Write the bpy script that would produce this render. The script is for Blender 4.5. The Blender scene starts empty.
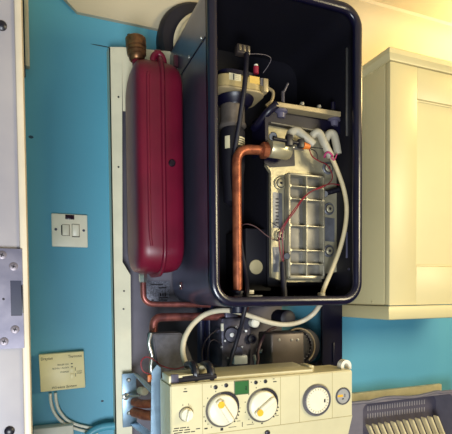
import bpy, bmesh, math, random
from mathutils import Vector, Matrix
random.seed(7)
S = bpy.context.scene
COL = S.collection
R = math.radians

# ------------------------------------------------------------------ camera
CAM = Vector((0.0, -1.30, 1.50))
FPX, CX, CY, W = 460.0, 226.0, 217.0, 452.0
YAW, PITCH, ROLL = R(22.0), R(-2.0), R(0.5)
HORIZON = 293.5
fw = Vector((math.sin(YAW)*math.cos(PITCH), math.cos(YAW)*math.cos(PITCH), math.sin(PITCH)))
r0 = Vector((math.cos(YAW), -math.sin(YAW), 0)); u0 = r0.cross(fw)
rt = r0*math.cos(ROLL) - u0*math.sin(ROLL); up = u0*math.cos(ROLL) + r0*math.sin(ROLL)
PROW = HORIZON + FPX*math.tan(-PITCH)
cam_d = bpy.data.cameras.new('camera'); cam = bpy.data.objects.new('camera', cam_d); COL.objects.link(cam)
cam_d.sensor_width = 36; cam_d.lens = 36*FPX/W; cam_d.shift_y = (PROW-CY)/W; cam_d.clip_start = .02
m = Matrix((rt, up, -fw)).transposed().to_4x4(); m.translation = CAM; cam.matrix_world = m
S.camera = cam

def ray(px, py): return fw*FPX + rt*(px-CX) - up*(py-PROW)
def A(px, py, y):                       # the point seen at a pixel, on the plane at depth y
    d = ray(px, py); return CAM + d*((y-CAM.y)/d.y)
def AX(px, py, x):
    d = ray(px, py); return CAM + d*((x-CAM.x)/d.x)
def TP(pts): return [A(*p) for p in pts]

# ------------------------------------------------------------------ materials
def lin(c):
    c /= 255.0
    return c/12.92 if c <= .04045 else ((c+.055)/1.055)**2.4
def rgb(c): return (lin(c[0]), lin(c[1]), lin(c[2]), 1)
MATS = {}
def mat(name, col, rough=.5, metal=0., var=.08, scale=30., bump=0., bscale=200., col2=None, coat=0., stretch=None, emit=0):
    if name in MATS: return MATS[name]
    M = bpy.data.materials.new(name); M.use_nodes = True
    N, L = M.node_tree.nodes, M.node_tree.links
    b = N['Principled BSDF']
    b.inputs['Roughness'].default_value = rough; b.inputs['Metallic'].default_value = metal
    if coat: b.inputs['Coat Weight'].default_value = coat; b.inputs['Coat Roughness'].default_value = .15
    tc = N.new('ShaderNodeTexCoord'); nz = N.new('ShaderNodeTexNoise')
    nz.inputs['Scale'].default_value = scale; nz.inputs['Detail'].default_value = 4
    src = tc.outputs['Object']
    if stretch:
        mp = N.new('ShaderNodeMapping'); mp.inputs['Scale'].default_value = stretch
        L.new(src, mp.inputs['Vector']); src = mp.outputs['Vector']
    L.new(src, nz.inputs['Vector'])
    rp = N.new('ShaderNodeValToRGB')
    c1 = rgb(col)
    c2 = rgb(col2) if col2 else tuple(min(1, v*(1-var*2)) for v in c1[:3])+(1,)
    rp.color_ramp.elements[0].position = .35; rp.color_ramp.elements[1].position = .65
    rp.color_ramp.elements[0].color = c2; rp.color_ramp.elements[1].color = c1
    L.new(nz.outputs['Fac'], rp.inputs['Fac']); L.new(rp.outputs['Color'], b.inputs['Base Color'])
    if bump:
        n2 = N.new('ShaderNodeTexNoise'); n2.inputs['Scale'].default_value = bscale
        bp = N.new('ShaderNodeBump'); bp.inputs['Strength'].default_value = bump; bp.inputs['Distance'].default_value = .002
        L.new(tc.outputs['Object'], n2.inputs['Vector']); L.new(n2.outputs['Fac'], bp.inputs['Height']); L.new(bp.outputs['Normal'], b.inputs['Normal'])
    if emit:
        b.inputs['Emission Color'].default_value = rgb(col); b.inputs['Emission Strength'].default_value = emit
    MATS[name] = M
    return M

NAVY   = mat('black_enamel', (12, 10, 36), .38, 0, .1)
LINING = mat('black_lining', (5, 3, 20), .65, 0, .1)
RIM    = mat('black_gloss_rim', (16, 15, 40), .28, 0, .1, coat=.2)
SIDE   = mat('grey_steel_casing', (100, 102, 128), .3, .7, .10, 14)
RED    = mat('red_tank_paint', (112, 11, 41), .4, 0, .12, 12)
CREAM  = mat('cream_paint', (226, 218, 190), .45, 0, .05, 20)
BACKP  = mat('grey_back_panel', (104, 100, 112), .5, .2, .12, 10)
PANEL  = mat('cream_plastic', (202, 193, 156), .38, 0, .03, 25)
PANELS = mat('cream_plastic_seam', (165, 152, 112), .6)
KNOB   = mat('pale_knob_plastic', (226, 218, 192), .3, 0, .03)
AMBER  = mat('amber_marker', (240, 176, 50), .4)
BLACK  = mat('black_plastic', (16, 15, 28), .4)
INK    = mat('black_print', (28, 24, 34), .7)
SILVER = mat('bright_steel', (205, 203, 198), .28, .9, .08, 60)
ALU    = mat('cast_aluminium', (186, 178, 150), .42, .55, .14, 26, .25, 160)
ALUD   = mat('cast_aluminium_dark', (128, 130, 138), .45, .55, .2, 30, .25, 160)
COPPER = mat('copper', (182, 108, 74), .42, .6, .2, 45, col2=(124, 66, 48))
COPD   = mat('tarnished_copper', (160, 92, 82), .38, .5, .2, 40, col2=(110, 62, 60))
BRASS  = mat('aged_brass', (140, 98, 62), .4, .7, .2, 60, col2=(92, 62, 44))
HOSE   = mat('cream_hose', (204, 188, 150), .5, 0, .06, 40)
RUBBER = mat('black_rubber', (14, 11, 30), .55)
WHITE  = mat('white_plastic', (228, 222, 205), .4, 0, .04)
GALV   = mat('galvanised_steel', (128, 152, 172), .36, .6, .12, 40)
GREYB  = mat('dark_grey_cover', (86, 84, 92), .75, 0, .12, 90, .2, 400)
PUMPM  = mat('brown_grey_motor', (98, 88, 82), .4, .4, .12, 20)
WIRER  = mat('red_wire', (128, 26, 42), .45)
WIREB  = mat('dark_wire', (40, 30, 42), .5)
PINK   = mat('pink_tie', (176, 60, 110), .45)
ORANGE = mat('orange_connector', (222, 120, 46), .45)
LABELW = mat('pale_label', (214, 204, 168), .6)
LABELG = mat('silver_label', (134, 134, 150), .5, .2, .3, 220)
GREEN  = mat('green_display', (50, 98, 54), .3)
CAB    = mat('cabinet_cream', (212, 199, 152), .42, 0, .03, 6)
CABG   = mat('cabinet_joint', (176, 160, 118), .6)
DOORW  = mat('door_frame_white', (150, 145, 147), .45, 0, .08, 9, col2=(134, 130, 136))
DOORB  = mat('door_bead_cream', (196, 183, 160), .45, 0, .08, 14)
PLATE  = mat('dull_steel_plate', (108, 104, 116), .45, .5, .12, 30, col2=(80, 78, 94))
SWITCH = mat('switch_ivory', (242, 232, 210), .35, 0, .03)
RECV   = mat('receiver_beige', (240, 222, 166), .4, 0, .03)
RACKG  = mat('grey_rack_plastic', (112, 108, 120), .5, 0, .06)
TINE   = mat('cream_rack_tine', (224, 210, 170), .5)
PIPEB  = mat('blue_painted_pipe', (84, 158, 180), .4)
CEIL   = mat('ceiling_paint', (186, 174, 150), .8, 0, .02, 5)
FLOORM = mat('brown_floor', (120, 96, 70), .6, 0, .1, 8)
WORK   = mat('worktop_grey', (120, 116, 112), .5, 0, .1, 60)

def wall_material():
    M = bpy.data.materials.new('blue_wall_paint'); M.use_nodes = True
    N, L = M.node_tree.nodes, M.node_tree.links; b = N['Principled BSDF']
    b.inputs['Roughness'].default_value = .55
    tc = N.new('ShaderNodeTexCoord')
    nz = N.new('ShaderNodeTexNoise'); nz.inputs['Scale'].default_value = 4; nz.inputs['Detail'].default_value = 6
    L.new(tc.outputs['Object'], nz.inputs['Vector'])
    rp = N.new('ShaderNodeValToRGB'); rp.color_ramp.elements[0].color = rgb((82, 152, 178)); rp.color_ramp.elements[1].color = rgb((90, 162, 188))
    L.new(nz.outputs['Fac'], rp.inputs['Fac'])
    col = rp.outputs['Color']
    # a plaster crack and a small scuff that belong to this wall
    def spot(p, scale):
        mp = N.new('ShaderNodeMapping'); mp.vector_type = 'POINT'
        mp.inputs['Location'].default_value = (-p.x*scale[0], 0, -p.z*scale[1]); mp.inputs['Scale'].default_value = (scale[0], 0, scale[1])
        L.new(tc.outputs['Object'], mp.inputs['Vector'])
        ln = N.new('ShaderNodeVectorMath'); ln.operation = 'LENGTH'; L.new(mp.outputs['Vector'], ln.inputs[0])
        lt = N.new('ShaderNodeMath'); lt.operation = 'LESS_THAN'; lt.inputs[1].default_value = 1
        L.new(ln.outputs['Value'], lt.inputs[0]); return lt.outputs[0]
    for p, sc, c in ((A(102, 46, 0), (1/.03, 1/.0016), (34, 62, 70)), (A(102.3, 401, 0), (1/.004, 1/.0028), (24, 40, 60)), (A(31, 137, 0), (1/.006, 1/.004), (30, 60, 84))):
        f = spot(p, sc); mx = N.new('ShaderNodeMix'); mx.data_type = 'RGBA'
        L.new(f, mx.inputs['Factor']); L.new(col, mx.inputs['A']); mx.inputs['B'].default_value = rgb(c); col = mx.outputs['Result']
    L.new(col, b.inputs['Base Color'])
    n2 = N.new('ShaderNodeTexNoise'); n2.inputs['Scale'].default_value = 120
    bp = N.new('ShaderNodeBump'); bp.inputs['Strength'].default_value = .12; bp.inputs['Distance'].default_value = .002
    L.new(tc.outputs['Object'], n2.inputs['Vector']); L.new(n2.outputs['Fac'], bp.inputs['Height']); L.new(bp.outputs['Normal'], b.inputs['Normal'])
    return M
WALL = wall_material()

# ------------------------------------------------------------------ mesh helpers (all in world coordinates)
def bm_new(): return bmesh.new()
def box(bm, x0, x1, y0, y1, z0, z1, bev=0., seg=2, rot=None):
    if x1 < x0: x0, x1 = x1, x0
    if y1 < y0: y0, y1 = y1, y0
    if z1 < z0: z0, z1 = z1, z0
    M = Matrix.Translation(((x0+x1)/2, (y0+y1)/2, (z0+z1)/2))
    if rot is not None: M = M @ rot
    M = M @ Matrix.Diagonal((x1-x0, y1-y0, z1-z0, 1))
    g = bmesh.ops.create_cube(bm, size=1, matrix=M)
    if bev:
        es = list({e for v in g['verts'] for e in v.link_edges})
        bmesh.ops.bevel(bm, geom=es, offset=bev, segments=seg, affect='EDGES', profile=.5)
    return bm
def frame_of(d):
    d = d.normalized(); a = Vector((0, 0, 1)) if abs(d.z) < .9 else Vector((1, 0, 0))
    u = d.cross(a).normalized(); return u, d.cross(u).normalized()
def lathe(bm, o, d, prof, seg=24, squash=None):
    """prof: (distance along d, radius) pairs, closed at both ends"""
    d = Vector(d).normalized(); u, v = frame_of(d); rings = []
    for t, r in prof:
        rings.append([bm.verts.new(Vector(o)+d*t+(u*math.cos(2*math.pi*k/seg)+v*math.sin(2*math.pi*k/seg))*max(r, 1e-5)) for k in range(seg)])
    for a, b in zip(rings, rings[1:]):
        for k in range(seg): bm.faces.new((a[k], a[(k+1) % seg], b[(k+1) % seg], b[k]))
    bm.faces.new(rings[0][::-1]); bm.faces.new(rings[-1]); return bm
def cyl(bm, p0, p1, r, r1=None, seg=20, bev=.12):
    p0, p1 = Vector(p0), Vector(p1); h = (p1-p0).length; r1 = r if r1 is None else r1; e = min(bev*min(r, r1), h*.3)
    return lathe(bm, p0, p1-p0, [(0, r-e), (e, r), (h-e, r1), (h, r1-e)], seg)
def spline(pts, n=8):
    pts = [Vector(p) for p in pts]
    if len(pts) < 3: return pts
    P = [pts[0]*2-pts[1]]+pts+[pts[-1]*2-pts[-2]]; out = []
    for i in range(1, len(P)-2):
        a, b, c, d = P[i-1:i+3]
        for k in range(n):
            t = k/n; out.append(.5*((2*b)+(c-a)*t+(2*a-5*b+4*c-d)*t*t+(3*b-a-3*c+d)*t**3))
    out.append(pts[-1]); return out
def tube(bm, pts, r, seg=12, smooth=True, closed=False, rr=None):
    pts = spline(pts) if smooth else [Vector(p) for p in pts]
    n = len(pts); rings = []; u = None
    for i, p in enumerate(pts):
        if closed: t = (pts[(i+1) % n]-pts[i-1]).normalized()
        else: t = (pts[min(i+1, n-1)]-pts[max(i-1, 0)]).normalized()
        if u is None: u, v = frame_of(t)
        else:
            u = (u-t*u.dot(t)).normalized(); v = t.cross(u)
        q = r if rr is None else r+(rr-r)*i/(n-1)
        rings.append([bm.verts.new(p+(u*math.cos(2*math.pi*k/seg)+v*math.sin(2*math.pi*k/seg))*q) for k in range(seg)])
    for i in range(n if closed else n-1):
        a, b = rings[i], rings[(i+1) % n]
        for k in range(seg): bm.faces.new((a[k], a[(k+1) % seg], b[(k+1) % seg], b[k]))
    if not closed: bm.faces.new(rings[0][::-1]); bm.faces.new(rings[-1])
    return bm
def bend(corner_pts, rad, n=7):
    """polyline with rounded corners"""
    P = [Vector(p) for p in corner_pts]; out = [P[0]]
    for i in range(1, len(P)-1):
        a, b, c = P[i-1], P[i], P[i+1]; d0 = (a-b).normalized(); d1 = (c-b).normalized()
        p0, p1 = b+d0*rad, b+d1*rad
        for k in range(n+1):
            t = k/n; out.append(p0*(1-t)**2+b*2*t*(1-t)+p1*t*t)
    out.append(P[-1]); return out
def prism(bm, pts, a, b, axis='y'):
    """pts: 2-D outline in the two other axes, extruded from a to b"""
    def V(p, t): return {'y': (p[0], t, p[1]), 'x': (t, p[0], p[1]), 'z': (p[0], p[1], t)}[axis]
    A_ = [bm.verts.new(V(p, a)) for p in pts]; B_ = [bm.verts.new(V(p, b)) for p in pts]; n = len(pts)
    bm.faces.new(A_); bm.faces.new(B_[::-1])
    for k in range(n): bm.faces.new((A_[k], B_[k], B_[(k+1) % n], A_[(k+1) % n]))
    return bm
def rrect(x0, x1, z0, z1, rad, n=8):
    out = []
    for cx, cz, a0 in ((x1-rad, z1-rad, 0), (x0+rad, z1-rad, 90), (x0+rad, z0+rad, 180), (x1-rad, z0+rad, 270)):
        for k in range(n+1):
            a = R(a0+90*k/n); out.append((cx+rad*math.cos(a), cz+rad*math.sin(a)))
    return out
def loops(bm, rings, cap0=True, cap1=True, closed=False):
    VR = [[bm.verts.new(p) for p in r] for r in rings]; n = len(VR[0])
    for i in range(len(VR) if closed else len(VR)-1):
        a, b = VR[i], VR[(i+1) % len(VR)]
        for k in range(n): bm.faces.new((a[k], a[(k+1) % n], b[(k+1) % n], b[k]))
    if not closed:
        if cap0: bm.faces.new(VR[0][::-1])
        if cap1: bm.faces.new(VR[-1])
    return bm
def obj(name, bm, M, parent=None, label=None, angle=35):
    bmesh.ops.recalc_face_normals(bm, faces=bm.faces[:])
    me = bpy.data.meshes.new(name); bm.to_mesh(me); bm.free()
    me.materials.append(M)
    for p in me.polygons: p.use_smooth = True
    me.set_sharp_from_angle(angle=R(angle))
    o = bpy.data.objects.new(name, me); COL.objects.link(o)
    if parent is not None:
        o.parent = parent
        base = parent
        off = Vector((0, 0, 0))
        while base is not None:
            off += base.location; base = base.parent
        o.location = -off if parent.type == 'EMPTY' else (0, 0, 0)
    if label: o['label'] = label
    return o
def thing(name, label, cat, loc, group=None):
    o = bpy.data.objects.new(name, None); COL.objects.link(o); o.location = loc; o.empty_display_size = .05
    o['label'] = label; o['category'] = cat
    if group: o['group'] = group
    return o
def tag(o, label, cat, group=None):
    o['label'] = label; o['category'] = cat
    if group: o['group'] = group
    return o
def struct(o): o['kind'] = 'structure'; return o
def text_bm(bm, s, origin, width, height=None, shear=0., rot=0., dep=.0004):
    """flat lettering facing -y: origin is its left baseline point"""
    cu = bpy.data.curves.new('lettering', 'FONT'); cu.body = s; cu.shear = shear; cu.resolution_u = 3; cu.extrude = .01
    t = bpy.data.objects.new('lettering', cu); COL.objects.link(t)
    bpy.context.view_layer.update()
    me = bpy.data.meshes.new_from_object(t.evaluated_get(bpy.context.evaluated_depsgraph_get()))
    bpy.data.objects.remove(t); bpy.data.curves.remove(cu)
    xs = [v.co.x for v in me.vertices]; ys = [v.co.y for v in me.vertices]
    sx = width/(max(xs)-min(xs)); sz = sx if height is None else height/(max(ys)-min(ys)); x0 = min(xs)
    me.transform(Matrix.Translation(origin) @ Matrix.Rotation(rot, 4, 'Y') @ Matrix(((sx, 0, 0, -x0*sx), (0, 0, -dep/.02, 0), (0, sz, 0, 0), (0, 0, 0, 1))))
    bm.from_mesh(me); bpy.data.meshes.remove(me); return bm
def screw(name, p, d, r, M, parent, cross=True):
    b = bm_new(); d = Vector(d).normalized()
    lathe(b, p, d, [(0, r), (r*.25, r*.95), (r*.5, r*.6), (r*.5, .0005)], 14)
    s = obj(name, b, M, parent)
    return s

# ================================================================== THE SETTING
b = bm_new(); box(b, -.9, 3.2, 0, .12, 0, 2.46); wall = struct(obj('wall_back', b, WALL))
b = bm_new(); box(b, -.9, 3.2, -3.4, .12, -.06, 0); struct(obj('floor', b, FLOORM))
CZ = 2.425
b = bm_new(); box(b, -.9, 3.2, -3.4, .12, CZ, CZ+.06); struct(obj('ceiling', b, CEIL))
b = bm_new(); box(b, -.16, -.045, -.60, -.0005, 0, CZ); struct(obj('wall_left', b, WALL))
# plaster coving along the back wall; its left end is cut at an angle
cz0 = A(120, 22.5, -.004).z; cx_l = A(77, 17, 0).x
prof = [(0, cz0), (-.012, cz0), (-.012, cz0+.010)]
for k in range(7):
    a = R(90*k/6); prof.append((-.012-.083*(1-math.cos(a)), cz0+.010+(CZ-.012-cz0-.010)*math.sin(a)))
prof += [(-.095, CZ-.0005), (0, CZ-.0005)]
b = bm_new()
ring0 = [Vector((cx_l-(z-cz0)*1.15, y, z)) for y, z in prof]; ring1 = [Vector((3.1, y, z)) for y, z in prof]
loops(b, [ring0, ring1]); struct(obj('trim_1', b, CEIL))
# door frame close on the left: flat jamb, raised bead
yj = -.65
jx = A(19, 200, yj).x; jx2 = A(26.5, 200, yj).x
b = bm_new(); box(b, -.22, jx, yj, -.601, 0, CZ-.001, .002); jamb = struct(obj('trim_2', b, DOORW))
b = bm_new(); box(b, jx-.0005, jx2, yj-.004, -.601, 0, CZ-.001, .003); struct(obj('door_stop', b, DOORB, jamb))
for px, py in ((1.5, 26), (9.5, 431)):
    p = A(px, py, yj); b = bm_new(); lathe(b, p, (0, -1, 0), [(-.001, .0062), (.002, .0062), (.004, .004), (.0045, .0008)], 18)
    struct(obj('screw_cap', b, BLACK, jamb))
# upstand strip along the wall, low on the right
p0 = A(300, 402, -.018); p1 = A(442, 384, -.018)
b = bm_new(); box(b, p0.x, p1.x, -.018, -.0005, p1.z-.034, p1.z, .003); struct(obj('trim_3', b, mat('upstand_cream', (206, 196, 160), .5)))

# ================================================================== STRIKE PLATE
yp = yj-.0062
c = A(0, 298, yp)
st = thing('strike_plate', 'worn steel lock plate with a dark bolt slot, screwed to the white door frame', 'strike plate', (jx-.02, yj, c.z-.065))
tl = A(-12, 248, yp); br = A(24.3, 348, yp)
sl0 = A(10.3, 280.5, yp); sl1 = A(22.3, 315.5, yp)
b = bm_new()
for x0, x1, z0, z1 in ((tl.x, sl0.x, br.z, tl.z), (sl1.x, br.x, br.z, tl.z), (sl0.x, sl1.x, sl0.z, tl.z), (sl0.x, sl1.x, br.z, sl1.z)):
    box(b, x0, x1, yp, yj-.0042, z0, z1)
obj('plate', b, PLATE, st)
b = bm_new(); box(b, sl0.x-.001, sl1.x+.001, yp+.0014, yp+.0019, sl1.z-.001, sl0.z+.001); obj('bolt_slot', b, mat('slot_navy', (12, 14, 46), .4), st)
b = bm_new(); box(b, sl1.x-.0006, sl1.x+.0012, yp-.0015, yp+.001, sl1.z+.003, sl0.z-.006, .0005); obj('lip', b, BLACK, st)
for px, py in ((2, 255), (13.5, 266.5), (15, 329.5), (4, 341.5)):
    p = A(px, py, yp)
    b = bm_new(); lathe(b, p, (0, -1, 0), [(0, .0052), (.0006, .0052), (.0010, .0042), (.0010, .0005)], 18); s_ = obj('screw', b, mat('worn_screw', (112, 104, 110), .45, .5), st)
    b = bm_new()
    for a in (R(20), R(110)):
        box(b, p.x-.0026, p.x+.0026, yp-.0014, yp-.0008, p.z-.0006, p.z+.0006, rot=Matrix.Rotation(a, 4, 'Y'))
    obj('cross_slot', b, INK, s_)
p = A(3.5, 299, yp); b = bm_new(); lathe(b, p, (0, -1, 0), [(0, .0016), (.0004, .0012)], 12); obj('dimple', b, INK, st)

# ================================================================== TRUNKING (top left)
q0 = A(25.2, 60, -.02); q1 = A(29.6, 60, -.02); q2 = A(20, 60, -.02); zc = A(27, 66, -.02).z; zd = A(23, 74, -.02).z
tr = thing('cable_trunking', 'narrow cream trunking strip running up the blue wall beside the door frame', 'trunking', (q0.x, -.01, zd))
b = bm_new(); box(b, q0.x, q1.x, -.022, -.0006, zc, CZ-.001, .002); obj('cover', b, DOORB, tr)
b = bm_new(); box(b, q2.x, q0.x-.0004, -.014, -.0006, zd, CZ-.001, .001); obj('channel', b, mat('maroon_channel', (58, 46, 66), .6), tr)

# ================================================================== FUSED SWITCH
a0 = A(51.2, 213, -.009); a1 = A(88, 247.5, -.009)
sw = thing('fused_switch', 'ivory switched fuse plate with a dark neon window on the blue wall', 'switch', ((a0.x+a1.x)/2, 0, a1.z))
b = bm_new(); box(b, a0.x, a1.x, -.009, -.0006, a1.z, a0.z, .003, 3); obj('plate', b, SWITCH, sw)
def swbox(name, px0, px1, py0, py1, y0, y1, M, bev=.001, rot=None):
    p, q = A(px0, py0, y0), A(px1, py1, y0); b = bm_new(); box(b, p.x, q.x, y0, y1, q.z, p.z, bev, rot=rot); return obj(name, b, M, sw)
swbox('neon_window', 65.2, 74.4, 214.5, 219.6, -.0105, -.008, mat('dark_neon', (40, 10, 36), .25))
swbox('holder_gap', 62.0, 69.9, 224.2, 236.0, -.0098, -.008, mat('ivory_gap', (150, 134, 112), .6), .0003)
swbox('fuse_holder', 62.4, 69.2, 224.6, 235.3, -.0125, -.008, SWITCH)
swbox('fuse_slot', 61.0, 62.2, 225, 235, -.0098, -.008, INK, .0003)
swbox('rocker', 72.2, 79.2, 224.3, 236.2, -.0135, -.008, SWITCH, .0012, Matrix.Rotation(R(7), 4, 'X'))
swbox('rocker_gap', 71.7, 79.8, 223.8, 237.2, -.0096, -.008, mat('ivory_gap', (150, 134, 112), .6), .0002)
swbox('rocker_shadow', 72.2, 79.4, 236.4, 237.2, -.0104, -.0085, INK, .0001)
for px, py in ((55.8, 229.3), (83.7, 230.5)):
    p = A(px, py, -.009); b = bm_new(); lathe(b, p, (0, -1, 0), [(-.0005, .0036), (.0008, .0033), (.0010, .0005)], 14); obj('screw', b, mat('dull_screw', (84, 82, 100), .4, .6), sw)

# ================================================================== WIRELESS RECEIVER
yr = -.024
c = A(62.5, 371.5, yr); wx = (A(85, 371, yr).x-A(40, 371, yr).x); hz = (A(62, 353, yr).z-A(62, 390, yr).z)
rc = thing('wireless_receiver', 'small beige wireless heating receiver box with printed lettering above two white cables', 'receiver', (c.x, 0, c.z-hz/2))
ROTR = Matrix.Rotation(R(-1.6), 4, 'Y')
b = bm_new(); box(b, c.x-wx/2, c.x+wx/2, yr, -.0006, c.z-hz/2, c.z+hz/2, .002, 2, rot=ROTR); obj('housing', b, RECV, rc)
def rp(u, v):       # u,v in 0..1 across the housing, from top left
    v3 = ROTR @ Vector(((u-.5)*wx, 0, (.5-v)*hz)); return Vector((c.x+v3.x, yr-.0002, c.z+v3.z))
def rtext(name, s, u, v, wd, ht=None, shear=0.):
    b = bm_new(); text_bm(b, s, rp(u, v), wd*wx, None if ht is None else ht*hz, shear, R(-1.6)); return obj(name, b, INK, rc)
rtext('lettering', 'Drayton', .045, .155, .25, .10)
rtext('lettering', 'Thermostat', .645, .145, .31, .075)
rtext('lettering', 'BOILER ON', .40, .335, .24, .045)
rtext('lettering', 'SIGNAL / ALARM', .28, .425, .36, .045)
rtext('lettering', 'OVERRIDE', .45, .535, .19, .04)
rtext('lettering', 'LEARN', .82, .545, .12, .035); rtext('lettering', 'RESET', .82, .60, .12, .035)
rtext('lettering', 'Wireless System', .25, .945, .55, .085, .35)
for v in (.31, .395):
    p = rp(.715, v); b = bm_new(); box(b, p.x-.0022, p.x+.0022, yr-.001, yr+.001, p.z-.0013, p.z+.0013, .0004); obj('indicator', b, BLACK, rc)
for v0 in (.42, .58):
    p, q = rp(.67, v0), rp(.765, v0+.14); b = bm_new(); box(b, p.x, q.x, yr-.0014, yr+.001, q.z, p.z, .0006); obj('button', b, RECV, rc)
    p, q = rp(.785, v0+.0), rp(.80, v0+.09); b = bm_new(); box(b, p.x, q.x-.0006, yr-.0004, yr+.001, q.z, p.z); obj('bracket_mark', b, INK, rc)

# cables under the receiver
def cable(pts, r, M, name, label, cat, group=None):
    b = bm_new(); tube(b, TP(pts), r); o = obj(name, b, M); return tag(o, label, cat, group)
cable([(50.2, 393.5, -.012), (50.8, 402, -.012), (54, 412, -.012), (61, 421, -.012), (71, 427, -.012), (84, 431, -.013), (98, 434, -.016)], .0040, WHITE,
      'white_cable', 'white cable leaving the receiver on the left, the lower of the two', 'cable', 'white cables under the receiver')
cable([(55.4, 393, -.012), (56.2, 401, -.012), (59, 410, -.012), (66, 419, -.012), (75, 424, -.012), (86, 427, -.012), (97, 428.5, -.014)], .0040, WHITE,
      'white_cable', 'white cable leaving the receiver nearer its middle, the upper of the two', 'cable', 'white cables under the receiver')
cable([(86, 438, -.035), (92, 432, -.035), (99, 428.3, -.035), (108, 426.3, -.035), (121, 425.5, -.035)], .0105, PIPEB,
      'blue_pipe', 'blue painted pipe at the bottom edge, running into the boiler frame', 'pipe')
p0, p1 = A(33, 429.6, -.04), A(74, 450, -.04)
b = bm_new(); box(b, p0.x, p1.x, -.04, -.0006, p1.z, p0.z, .003)
tag(obj('socket_box', b, WHITE), 'white plastic box at the bottom edge below the receiver', 'box')

# ================================================================== WALL CABINET
KX, KY = A(389.5, 200, -.29).x, -.29
KB, KT = A(389.5, 306, KY).z, A(388.5, 60, KY).z
KR = KX+.50
cb = thing('wall_cabinet', 'cream wall cabinet with a panelled door, right of the open boiler', 'cabinet', (KX+.25, 0, KB-.04))
b = bm_new(); box(b, KX+.001, KR, KY+.021, -.0006, KB, KT, .0015); obj('body', b, CAB, cb)
d0, d1 = KX+.001, KR
stile = A(416.5, 200, KY).x-KX
zr1 = A(417, 98.5, KY).z; zr0 = A(418, 266, KY).z
b = bm_new()
box(b, d0, d0+stile, KY, KY+.0195, KB+.001, KT-.001, .002)
box(b, d1-stile, d1, KY, KY+.0195, KB+.001, KT-.001, .002)
box(b, d0+stile, d1-stile, KY+.0004, KY+.0195, zr1, KT-.001, .002)
box(b, d0+stile, d1-stile, KY+.0004, KY+.0195, KB+.001, zr0, .002)
dr = obj('door', b, CAB, cb)
b = bm_new(); box(b, d0+stile-.004, d1-stile+.004, KY+.008, KY+.016, zr0-.004, zr1+.004)
# bevelled moulding round the sunk panel
obj('door_panel', b, CAB, dr)
b = bm_new()
for (xa, xb, za, zb) in ((d0+stile, d0+stile+.005, zr0, zr1), (d1-stile-.005, d1-stile, zr0, zr1), (d0+stile, d1-stile, zr1-.005, zr1), (d0+stile, d1-stile, zr0, zr0+.005)):
    box(b, xa, xb, KY+.005, KY+.009, za, zb, .0015)
obj('door_moulding', b, CAB, dr)
p = A(371, 71, KY+.10); q = AX(371.5, 72.5, KX)
b = bm_new(); lathe(b, q+Vector((.002, 0, 0)), (-1, 0, 0), [(0, .004), (.002, .0035), (.003, .001)], 12); obj('screw_cover', b, CAB, cb)
q = AX(372, 302, KX)
b = bm_new(); lathe(b, q+Vector((.002, 0, 0)), (-1, 0, 0), [(0, .004), (.002, .0035), (.003, .001)], 12); obj('screw_cover', b, CAB, cb)
# cornice: swept profile round the left and front, flaring outwards
ov = .014; CT = A(388.5, 45.5, KY-ov).z
def lroute(off, z): return [Vector((KX-off, -.0006, z)), Vector((KX-off, KY-off, z)), Vector((KR, KY-off, z))]
b = bm_new()
PR = [(.001, KT), (.004, KT), (.006, KT+.006), (ov, KT+(CT-KT)*.45), (ov, CT-.004), (ov-.003, CT), (-.03, CT), (-.03, KT)]
rows = [lroute(o_, z) for o_, z in PR]
loops(b, [[row[k] for row in rows] for k in range(3)]); obj('cornice', b, CAB, cb)
PB = A(389.5, 320, KY-.006).z
b = bm_new()
PR = [(-.02, KB), (.006, KB), (.008, KB-.004), (.008, PB+.012), (.002, PB+.002), (-.003, PB), (-.02, PB)]
rows = [lroute(o_, z-.0008) for o_, z in PR]
loops(b, [[row[k] for row in rows] for k in range(3)]); obj('light_pelmet', b, CAB, cb)

# ================================================================== FLUE
fl = thing('flue_pipe', 'white flue elbow in a black rubber wall collar above the red tank', 'flue', (.37, 0, 2.2))
yc = -.042
cc = A(200, 43.5, yc); rad = (cc-A(159.5, 43.5, yc)).length
b = bm_new()
lathe(b, Vector((cc.x, -.0006, cc.z)), (0, -1, 0), [(0, rad*.98), (.026, rad), (.036, rad*.97), (.042, rad*.90), (.042, rad*.5)], 56); obj('wall_collar', b, RUBBER, fl)
c2 = A(212, 50, -.062); r2 = (c2-A(176, 50, -.062)).length
b = bm_new(); lathe(b, Vector((c2.x, -.0425, c2.z)), (0, -1, 0), [(0, r2*.96), (.008, r2), (.012, r2), (.013, r2*.93), (.0205, r2*.92), (.0235, r2*.88), (.0235, r2*.3)], 56); el = obj('elbow', b, mat('white_flue', (226, 214, 186), .45), fl)
b = bm_new(); lathe(b, Vector((c2.x, -.051, c2.z)), (0, -1, 0), [(0, r2*1.0), (.0006, r2*1.03), (.004, r2*1.03), (.0046, r2*1.0)], 56); obj('clamp_ring', b, mat('white_flue_ring', (210, 198, 172), .5), el)

# ================================================================== BOILER
bo = thing('boiler', 'open-fronted gas boiler with red expansion tank and cream control panel', 'boiler', (.53, 0, 1.15))
# --- mounting frame
yf_ = -.070
def fx(px, py): v = A(px, py, yf_); return (v.x, v.z)
b = bm_new()
flange = [fx(109, 47), fx(122, 47), fx(122.5, 262), fx(130.5, 275), fx(132.5, 470), fx(116, 470)]
prism(b, flange, yf_, yf_+.004)
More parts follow.
